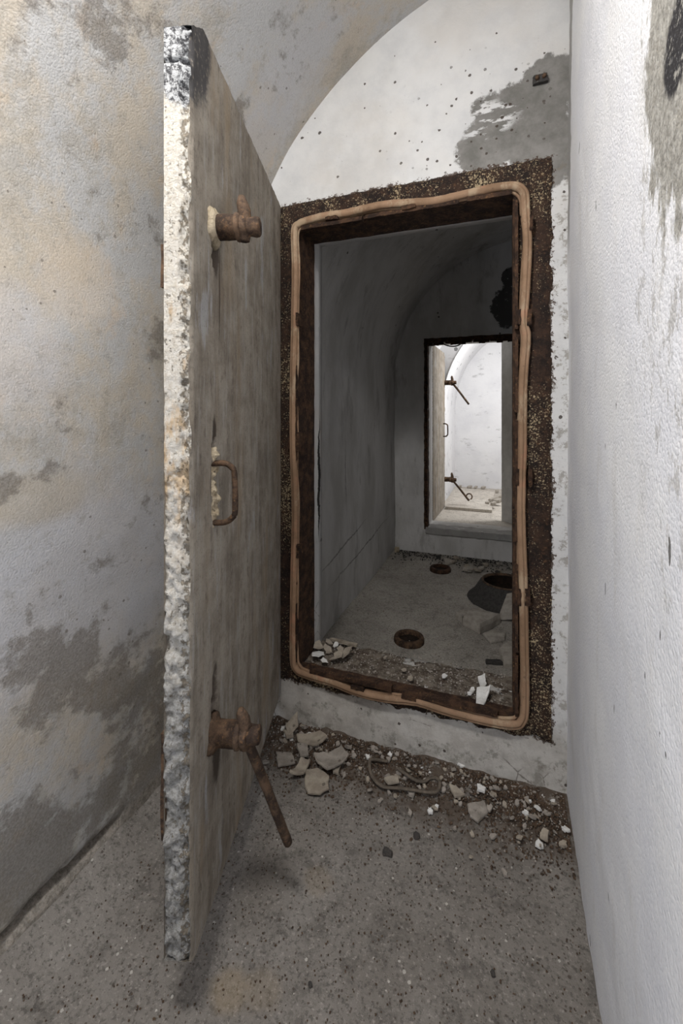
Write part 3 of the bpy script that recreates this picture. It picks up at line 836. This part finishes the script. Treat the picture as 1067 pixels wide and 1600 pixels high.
SN, CS = math.sin(math.radians(16.66)), math.cos(math.radians(16.66))
Q = (-.475, .579); ZB = 1 - .897
door1 = empty('door_1', (Q[0], Q[1], ZB), math.atan2(CS, -SN), 'thick grey concrete bunker door standing open at left, with rough broken white edge', 'door')
def loc_of(X, Y, Z):       # world (eye units) -> near door local
    dx, dy = X - Q[0], Y - Q[1]
    return (dx * -SN + dy * CS, dx * -CS + dy * -SN, Z - ZB)
r = ray(450, 1316) * .88
lev = loc_of(r.x, r.y, 1 + r.z)
door1['kind'] = 'structure'
make_door(door1, .70, 1.662, ZB, .046, 1, [(1.342 - ZB, .104, .086, .0235, None, .055), (.408 - ZB, .104, .086, .0235, lev, .052)], .852 - ZB, .0042)
# back straps of the hinges, seen as rusty slivers behind the free edge
for z0, z1 in ((1.205, 1.275), (.30, .475)):
    V, F = rough_box(.006, .69, .044, .054, z0 - ZB, z1 - ZB, .02, .0015, 30)
    link('hinge_strap', V, F, M['rust2'], door1)
for z0, z1 in ((1.20, 1.28), (.33, .43)):
    V, F = cyl((.705, .046, z0 - ZB), (.705, .046, z1 - ZB), .016, None, 14, 6, .06)
    link('hinge_knuckle', V, F, M['rust'], door1)

Wf = .585
ang = math.radians(1.7)
fx0, fy0 = -.519 + Wf * math.sin(ang), D2b + .012 + Wf * math.cos(ang)
door2 = empty('door_2', (fx0, fy0, F3 + .006), math.pi/2 - ang, 'pale weathered concrete door folded back behind the far doorway', 'door')
door2['kind'] = 'structure'
# mirrored build: local +x points away from the hinges
make_door(door2, Wf, 1.522, F3 + .006, .046, -1, [(1.258 - F3, .02, .10, .022, (-.03, -.20, .90), .06), (.41 - F3, .02, .10, .022, (-.03, -.20, .06), .06)],   .845 - F3, .012, chips=False)

# ------------------------------------------------------------------ frame of the far doorway
f2 = empty('steel_door_frame', (-.2, D2, 0), 0, 'dark corroded steel frame around the far doorway', 'door frame')
f2['kind'] = 'thing'
def w2(v): return (v[0] + .2, v[1] - D2, v[2])
for nm, b, m in (('frame_jamb', (-.545, -.519, D2 - .012, D2 + .05, .17, 1.53), 'rust'),
                 ('frame_head', (-.545, .13, D2 - .012, D2 + .06, 1.500, 1.528), 'rust'),
                 ('sill', (-.535, .13, D2 - .02, D2 + .10, .145, .186), 'jamb')):
    V, F = rough_box(*b, .012, .0035, 24)
    link(nm, [w2(v) for v in V], F, M[m], f2)
# flakes of rust hanging under the head
random.seed(4)
for i in range(16):
    x = -.50 + i * .038 + random.uniform(-.01, .01)
    V, F = rough_box(x - .02, x + .02, D2 + .0, D2 + .01, 1.475 + random.uniform(0, .014), 1.503, .008, .003, 40, i)
    link('rust_flake', [w2(v) for v in V], F, M['rust'], f2)
pts = [on_wall(x, y, D2 + .02) for x, y in ((688, 533), (694, 538), (704, 541), (715, 540), (724, 534))]
V, F = tube(spline(pts, 5), .005, 6)
link('seal_remnant', V, F, M['hole'], label='dark strip of old seal sagging from the head of the far doorway', cat='seal')

# ------------------------------------------------------------------ pipes in the middle room floor
def flange(x, y, R, label):
    o = empty('pipe_collar', (x, y, 0), 0, label, 'pipe')
    def ringf(prof, seg=40, rough=.03):
        V = []; F = []; n = len(prof)
        for k in range(seg):
            t = 2 * math.pi * k / seg
            for rr, z in prof:
                q = rr * (1 + rough * fbm(math.cos(t), math.sin(t), z * 20 + x, 4, 3))
                V.append((q * math.cos(t), q * math.sin(t), z + .0015*n3(math.cos(t)*3, math.sin(t)*3, rr*50)))
        for k in range(seg):
            l = (k + 1) % seg
            for i in range(n - 1):
                F.append((k*n+i, l*n+i, l*n+i+1, k*n+i+1))
        return V, F
    V, F = ringf([(R, -.004), (R * 1.0, .012), (R * .95, .020), (R * .74, .022), (R * .70, .016), (R * .69, -.004)])
    link('rim', V, F, M['rust2'] if y < 2.2 else M['rust'], o)
    V, F = ringf([(R * .69, .004), (R * .66, .001), (R * .4, .0008), (.001, .0008)], rough=0)
    link('bore', V, F, M['hole'], o)
    return ringf
a = on_floor(639, 1001); rf = flange(a[0], a[1], .066, 'low rusty round pipe collar in the middle of the floor, nearer of two')
a = on_floor(688, 891); flange(a[0], a[1], .066, 'low rusty round pipe collar near the far doorway, farther of two')
cone = empty('conical_vent', (-.005, 2.52, 0), 0, 'dark cone shaped vent stub with open top, beside the broken bricks', 'vent')
V, F = rf([(.195, -.003), (.190, .004), (.165, .024), (.125, .088), (.116, .094), (.106, .088)], 56, .02)
link('cone_shell', V, F, M['cone'], cone)
V, F = rf([(.106, .088), (.112, .05), (.115, .012), (.05, .008), (.001, .008)], 56, .02)
link('bore', V, F, M['hole'], cone)
V, F = rf([(.121, .087), (.118, .097), (.108, .097), (.105, .087)], 56, .02)
link('rim', V, F, M['rust3'], cone)

# ------------------------------------------------------------------ stones, flakes and fragments
def shard(name, poly, z0, th, mat, label=None, cat='plaster flake', group=None, curl=.0, tilt=(0, 0), jag=.004, seed=0, parent=None):
    """flat broken piece: outline (eye units) subdivided and roughened, real thickness"""
    P = []
    n = len(poly)
    for i in range(n):
        a, b = Vector((*poly[i][:2], 0)), Vector((*poly[(i+1) % n][:2], 0))
        m = 4
        for k in range(m):
            q = a.lerp(b, k / m)
            if k: q += Vector((n3(q.x, q.y, seed, 60), n3(q.x, q.y, seed + 5, 60), 0)) * jag
            P.append(q)
    c = sum(P, Vector()) / len(P)
    rad = max((q - c).length for q in P)
    V = []; N = len(P)
    def z_at(q):
        d = q - c
        return tilt[0] * d.x + tilt[1] * d.y + curl * (d.length / rad) ** 2 * .02
    base = z0 - min(z_at(q) for q in P)
    for lay, (sc, dz) in enumerate(((1.0, 0), (1.0, th * .6), (.93, th))):
        for q in P:
            p = c + (q - c) * sc
            V.append((p.x - c.x, p.y - c.y, base + z_at(q) + dz + (.002*n3(p.x, p.y, seed, 50) if lay == 2 else 0)))
    inner = []
    for q in P:
        p = c + (q - c) * .5
        inner.append((p.x - c.x, p.y - c.y, base + z_at(p) + th + .0025 * n3(p.x, p.y, seed + 1, 40)))
    V += inner
    V.append((0, 0, base + z_at(c) + th))
    F = [tuple(range(N))]
    for L in range(3):
        for i in range(N):
            j = (i + 1) % N
            F.append((L*N+i, L*N+j, (L+1)*N+j, (L+1)*N+i))
    for i in range(N): F.append((3*N+i, 3*N+(i+1) % N, 4*N))
    V = [(v[0], v[1], v[2] - z0) for v in V]
    return link(name, V, F, mat, loc=(c.x, c.y, z0), label=label, cat=cat, group=group, smooth=False, parent=parent)
def v7(L): return [(x / 2.27 + 430, y / 2.27 + 930) for x, y in L]
def fl(L, z=0.0): return [on_floor(x, y, z) for x, y in L]

big = [
 ([(105,625),(150,622),(190,650),(190,695),(160,712),(115,705),(105,680)], 'flake', 'large pale squarish plaster flake lying on clear floor below the debris heap', .008, 0),
 ([(135,575),(200,560),(235,545),(262,575),(240,600),(185,630),(150,605)], 'flakeg', 'broad tan plaster flake overlapping the heap, just above the pale squarish one', .022, .5),
 ([(75,505),(160,490),(185,515),(150,540),(80,525)], 'flake', 'long plaster flake at the back of the heap along the wall foot', .020, .5),
 ([(50,650),(90,590),(125,600),(100,640)], 'flake', 'narrow slanting plaster flake left of the pale squarish one', .012, 1),
 ([(75,530),(115,535),(118,570),(90,580)], 'flakeg', 'small bluish grey plaster flake in the middle of the heap', .018, 0),
 ([(2,560),(60,565),(70,600),(10,612)], 'flakeg', 'flat grey plaster flake beside the concrete door edge', .006, 0),
 ([(28,485),(60,483),(65,505),(40,512)], 'flake', 'rounded pinkish plaster chip beside the concrete door foot', .022, 0),
 ([(385,655),(435,645),(440,668),(400,675)], 'flake', 'oval plaster chip inside the loop of the rubber strip', .010, 0),
 ([(615,680),(640,685),(672,712),(635,722)], 'flake', 'triangular plaster flake right of the rubber strip loop', .012, 0),
 ([(680,750),(740,735),(760,770),(720,810),(690,790)], 'flakeg', 'large flat grey plaster flake trodden into the floor right of centre', .004, 0),
 ([(200,612),(232,608),(225,640),(205,635)], 'flake', 'small plaster chip touching the right side of the pale squarish flake', .008, 0),
 ([(470,700),(495,700),(492,720),(474,716)], 'flakeg', 'small grey chip just below the rubber strip loop', .004, 0),
 ([(715,678),(748,690),(742,705),(716,695)], 'white', 'white chip against the wall foot right of centre', .014, 0),
]
for i, (poly, m, lab, z, curl) in enumerate(big):
    P = [on_floor(x, y, z) for x, y in v7(poly)]
    shard('plaster_flake', P, z, .007, M[m], lab, 'plaster flake', 'large plaster flakes on the floor', curl=curl, tilt=(random.uniform(-.05, .05), random.uniform(-.05, .05)), seed=i * 3.1)
# leaning flake at the wall foot
P = [on_floor(x, y, .03) for x, y in v7([(35,470),(80,450),(82,478),(48,495)])]
shard('plaster_flake', P, .02, .006, M['flake'], 'pale plaster flake propped against the wall foot behind the door', 'plaster flake', 'large plaster flakes on the floor', tilt=(.1, .7), seed=77)

def rnd_poly(cx_, cy_, r, k=6):
    t0 = random.random() * 6.28
    return [(cx_ + r * random.uniform(.55, 1.1) * math.cos(t0 + 6.283 * i / k), cy_ + r * random.uniform(.55, 1.1) * math.sin(t0 + 6.283 * i / k)) for i in range(k)]
named_chips = [
 (884, 1298, .011, 'white', 'white curled chip against the foot of the right wall'),
 (851, 1307, .013, 'flake', 'pale chip left of the white curled chip by the right wall'),
 (843, 1323, .013, 'white', 'bright ragged white chip out on the floor near the right wall'),
 (880, 1322, .014, 'flake', 'tan chip at the foot of the right wall, nearer than the white curled one'),
 (841, 1266, .010, 'white', 'small white sliver near the right end of the wall foot'),
 (721, 1198, .012, 'white', 'white pebble like chip at the wall foot below the low black scar'),
 (672, 1270, .008, 'white', 'tiny bright white chip on the floor right of the rubber loop'),
 (770, 1244, .012, 'flake', 'pale angular chip in the dark soil right of centre'),
]
for i, (x, y, r, m, lab) in enumerate(named_chips):
    c = on_floor(x, y)
    zb = .012 if c[1] > 1.13 else .002
    c = on_floor(x, y, zb)
    shard('plaster_chip', rnd_poly(c[0], c[1], r), zb, .005, M[m], lab, 'plaster chip', tilt=(random.uniform(-.3, .3), random.uniform(-.3, .3)), seed=40 + i)
# unnamed chips: along the wall foot
random.seed(11)
k = 0
protos = []
while k < 190:
    x = random.uniform(-.66, .13)
    d = abs(random.gauss(0, .075)) + .012
    if d > .3: continue
    y = D1 - d - .006
    if x > -.1 and random.random() < .25: y -= random.uniform(0, .10)
    r = random.uniform(.003, .0095) * (1.5 if x < -.42 and random.random() < .4 else 1)
    zb = .001 + (.014 * max(0, 1 - d / .16))
    mk = random.choice(('flake', 'flakeg', 'flakeg', 'flakeg', 'white', 'flake', 'flakeg', 'flakeg', 'flakeg', 'flake', 'flakeg'))
    cn = {'flake': 'tan', 'flakeg': 'grey', 'white': 'white'}[mk]
    zone = 'left of the rubber loop' if x < -.42 else ('around the rubber loop' if x < -.2 else ('right of the rubber loop' if x < -.04 else 'near the right wall'))
    shard('plaster_chip', rnd_poly(x, y, r, random.choice((4, 5, 6))), zb, r * random.uniform(.3, .7), M[mk],
          'small %s plaster chip in the litter at the wall foot, %s' % (cn, zone), 'plaster chip', 'small %s plaster chips %s' % (cn, zone), tilt=(random.uniform(-.5, .5), random.uniform(-.5, .5)), seed=k)
    k += 1
for x, y, r, lab in ((604, 1333, .013, 'black flat stone alone on the floor in front of the doorway'), (651, 1306, .009, 'smaller black stone behind and right of the flat black one'),
                     (770, 1522, .006, 'small dark pebble low in the foreground at right'), (485, 1540, .005, 'small dark pebble low in the foreground, between the shadow and the right wall')):
    c = on_floor(x, y)
    shard('stone', rnd_poly(c[0], c[1], r, 7), 0.0, r * .6, M['dark'], lab, 'stone', seed=x)

# crumbs: uncountable grit
def crumbs(name, count, sampler, sizes, mat, label):
    V = []; F = []
    for _ in range(count):
        x, y, z = sampler(); s = random.uniform(*sizes)
        b = len(V)
        R3 = Matrix.Rotation(random.random() * 6.28, 3, 'Z') @ Matrix.Rotation(random.uniform(-.8, .8), 3, 'X')
        for q in ((-1, -.7, -.4), (1, -.9, -.5), (.8, .9, -.4), (-.9, .8, -.5), (-.5, -.4, .6), (.6, -.2, .5), (.1, .6, .7)):
            p = R3 @ (Vector(q) * s * random.uniform(.7, 1.2))
            V.append((x + p.x, y + p.y, z + p.z + s * .4))
        F += [tuple(b + i for i in f) for f in ((0,3,2,1), (0,1,5,4), (1,2,6,5), (2,3,6), (3,0,4,6), (4,5,6))]
    return link(name, V, F, mat, label=label, cat='grit', kind='stuff', smooth=False)
def s_foot():
    while True:
        d = abs(random.gauss(0, .085))
        if d < .34: break
    x = random.uniform(-.72, .14)
    if random.random() < .35: x = random.choice((random.gauss(-.52, .08), random.gauss(.05, .07)))
    x = max(-.72, min(.138, x))
    return (x, D1 - .008 - d, .015 * max(0, 1 - d / .16))
crumbs('soil_crumbs', 5200, s_foot, (.0009, .0034), M['soil'], 'dark brown soil crumbs heaped along the foot of the end wall')
crumbs('plaster_grit', 1500, s_foot, (.0008, .0028), M['flakeg'], 'pale plaster grit scattered along the foot of the end wall')
def s_all(): return (random.uniform(-.82, .14), random.uniform(.3, 1.2), .0)
crumbs('floor_grit', 2600, s_all, (.0006, .0020), M['soil'], 'fine dark grit scattered thinly over the near floor')
def s_sill():
    return (random.uniform(ix0 + .02, ix1 - .02), random.uniform(D1 + .04, D1b + .01), .183)
crumbs('sill_crumbs', 700, s_sill, (.0008, .0034), M['flakeg'], 'grey plaster crumbs along the sill of the near doorway')
def s_r2():
    return (random.uniform(-.74, .3), D2 - .012 - abs(random.gauss(0, .10)), .002)
crumbs('far_grit', 700, s_r2, (.0015, .006), M['cone'], 'dark rubble crumbs along the wall under the far doorway')
def s_r2b():
    return (random.uniform(-.7, .3), random.uniform(1.5, 3.0), .0)
crumbs('room_grit', 500, s_r2b, (.001, .0035), M['flake'], 'pale crumbs scattered over the middle room floor')

# flakes on the sill
zs_ = .192
sill_big = [([(715,345),(765,350),(740,395),(712,385)], 'bright white paint flake on the right of the sill, nearer of two'),
            ([(718,300),(745,297),(750,320),(730,338)], 'bright white paint flake on the right of the sill, farther of two')]
for i, (poly, lab) in enumerate(sill_big):
    shard('paint_flake', [on_floor(x, y, zs_) for x, y in v7(poly)], zs_, .004, M['white'], lab, 'paint flake', tilt=(.1, .25), curl=.4, seed=i)
random.seed(5)
sp_ = [(160,210),(185,200),(205,232),(172,238),(150,190),(232,205),(215,188),(190,180),(250,222),(148,225),(262,205),(225,228)]
for i, (x, y) in enumerate(sp_):
    (px, py), = v7([(x, y)])
    c = on_floor(px, py, zs_)
    shard('paint_flake', rnd_poly(c[0], c[1], random.uniform(.012, .026), 5), zs_ + .001 * i, .003, M['flake' if i % 3 else 'white'],
          'curled paint flake in the small heap at the left end of the sill', 'paint flake', 'paint flakes heaped on the sill', tilt=(random.uniform(-.5, .5), random.uniform(-.4, .4)), seed=i + 9)
for i, (x, y) in enumerate([(600,290),(690,352),(700,340),(660,415),(455,268),(390,225),(795,385),(570,462),(800,410),(480,300)]):
    (px, py), = v7([(x, y)]); c = on_floor(px, py, zs_)
    if not (D1 + .03 < c[1] < D1b): continue
    shard('paint_flake', rnd_poly(c[0], c[1], random.uniform(.007, .014), 5), zs_, .004, M['white' if i < 3 else 'flake'],
          'small pale chip lying singly in the dust of the sill', 'paint flake', 'single chips on the sill', tilt=(.2, .1), seed=i + 31)
a, b = on_floor(516, 1000, .194), on_floor(558, 1010, .194)
V, F = rough_box(0, math.dist(a, b), -.007, .007, 0, .007, .006, .0015, 40)
link('wooden_splinter', V, F, M['wood'], loc=(a[0], a[1], .194), rotz=math.atan2(b[1]-a[1], b[0]-a[0]), label='pale wooden splinter on the back left corner of the sill', cat='splinter')

# bricks and slabs in the middle room
def v8(L): return [(x / 2.964 + 490, y / 2.964 + 830) for x, y in L]
P = [on_floor(x, y, .045) for x, y in v8([(690,390),(735,352),(865,383),(770,432)])]
shard('broken_brick', P, 0.0, .045, M['brick'], 'broken grey brick lying flat in front of the conical vent', 'brick', jag=.008, seed=3)
P = [on_floor(x, y, .04) for x, y in v8([(655,367),(685,352),(725,352),(688,388)])]
shard('brick_fragment', P, 0.0, .03, M['brick'], 'thin pointed brick fragment touching the left end of the broken brick', 'brick', jag=.008, seed=4)
c = on_floor(800, 972)
P = [(c[0] - .055, c[1] + .0), (c[0] + .16, c[1] - .03), (c[0] + .19, c[1] + .12), (c[0] - .03, c[1] + .10)]
shard('concrete_block', P, 0.0, .06, M['brick'], 'tilted concrete block at right, leaning beside the conical vent', 'block', tilt=(.35, .25), seed=6)
P = [on_floor(x, y, .012) for x, y in v8([(782,470),(830,452),(890,470),(885,495),(820,508)])]
shard('stone_flake', P, 0.0, .012, M['brick'], 'flat thin stone flake on the floor below the broken brick', 'stone', seed=7)
P = [on_floor(x, y, .02) for x, y in v8([(858,540),(900,505),(990,500),(990,600),(880,608)])]
shard('concrete_fragment', P, 0.0, .02, M['brick'], 'flat rounded concrete fragment at the right edge of the near doorway', 'concrete fragment', seed=8)
P = [on_floor(x, y, .012) for x, y in v8([(795,590),(865,592),(880,608),(800,604)])]
shard('stone_flake', P, 0.0, .012, M['cone'], 'thin dark sliver beside the flat rounded concrete fragment', 'stone', seed=9)
random.seed(21)
for i in range(26):
    x = random.uniform(-.45, .1); y = D2 - random.uniform(.03, .28)
    shard('rubble_piece', rnd_poly(x, y, random.uniform(.01, .035), 5), 0, random.uniform(.006, .014), M[random.choice(('brick', 'cone', 'flake'))],
          'small rubble piece on the floor below the far doorway', 'rubble', 'rubble below the far doorway', tilt=(random.uniform(-.3, .3), random.uniform(-.3, .3)), seed=i)
c = on_floor(622, 857, .02)
shard('stone', rnd_poly(-.735, 3.10, .022, 7), 0, .03, M['cream'], 'single tan stone in the far left corner of the middle room', 'stone', seed=1)

# rubber strip on the floor
pl = v7([(440,640),(400,590),(350,582),(335,592),(342,640),(380,678),(450,685),(550,699),(578,690),(583,665),(570,648),(545,650),(530,660),(500,657),(460,632),(432,612)])
pts = [Vector(on_floor(x, y, .018 + .004*math.sin(i))) for i, (x, y) in enumerate(pl)]
V, F = tube(spline(pts[1:], 6), .0046, 8, flat=(Vector((0, 0, 1)), .7), rough=.05)
link('rubber_strip', V, F, M['oldrubber'], label='loop of old grey brown rubber strip lying in the litter at the wall foot', cat='rubber strip')

# wall screw in the cement patch
c = on_wall(844, 126, D1)
wallplug = empty('wall_anchor', (c[0], c[1], c[2]), 0, 'small rusty double bolt in the bare cement patch above the doorway', 'bolt')
V, F = rough_box(-.018, .018, -.010, -.001, -.011, .011, .004, .003, 60)
link('mortar_bed', V, F, M['cone'], wallplug)
for dx in (-.008, .009):
    V, F = cyl((dx, -.006, 0), (dx, -.018, .001), .005, None, 10, 2)
    link('bolt', V, F, M['rust2'], wallplug)

# far room: hatch with a ring, rubble
hp = [on_floor(x, y, F3 + .02) for x, y in ((696, 792), (769, 793), (775, 766), (710, 765))]
hc = (sum(p[0] for p in hp) / 4, sum(p[1] for p in hp) / 4, F3)
hatch = empty('floor_hatch', hc, 0, 'pale concrete hatch slab in the far room floor with a lifting ring', 'hatch')
V, F = rough_box(hp[0][0] - hc[0], hp[1][0] - hc[0], hp[0][1] - hc[1], hp[3][1] - hc[1], 0, .022, .02, .002, 12)
link('hatch_slab', V, F, M['floor3'], hatch)
rc = on_floor(733, 780, F3 + .022)
pts = [(rc[0] - hc[0] + .026*math.cos(t), rc[1] - hc[1], .022 + .024 + .028*math.sin(t)) for t in [i * math.pi / 9 for i in range(18)]]
V, F = tube(pts, .006, 8, True, up=Vector((0, 1, 0)))
link('lifting_ring', V, F, M['rust2'], hatch)
random.seed(8)
for i, (x, y) in enumerate(((762, 791), (768, 788), (774, 785), (778, 790), (771, 794), (779, 778), (777, 770), (722, 757), (735, 760), (745, 758), (756, 760))):
    c = on_floor(x, y, F3)
    c = (c[0], min(c[1], D3 - .06), F3)
    shard('rubble_piece', rnd_poly(c[0], c[1], random.uniform(.022, .045), 6), F3 if i > 4 else F3 + .022, random.uniform(.015, .03), M['brick'],
          'grey rubble piece on the bright far room floor', 'rubble', 'rubble in the far room', tilt=(.2, .1), seed=i + 50)
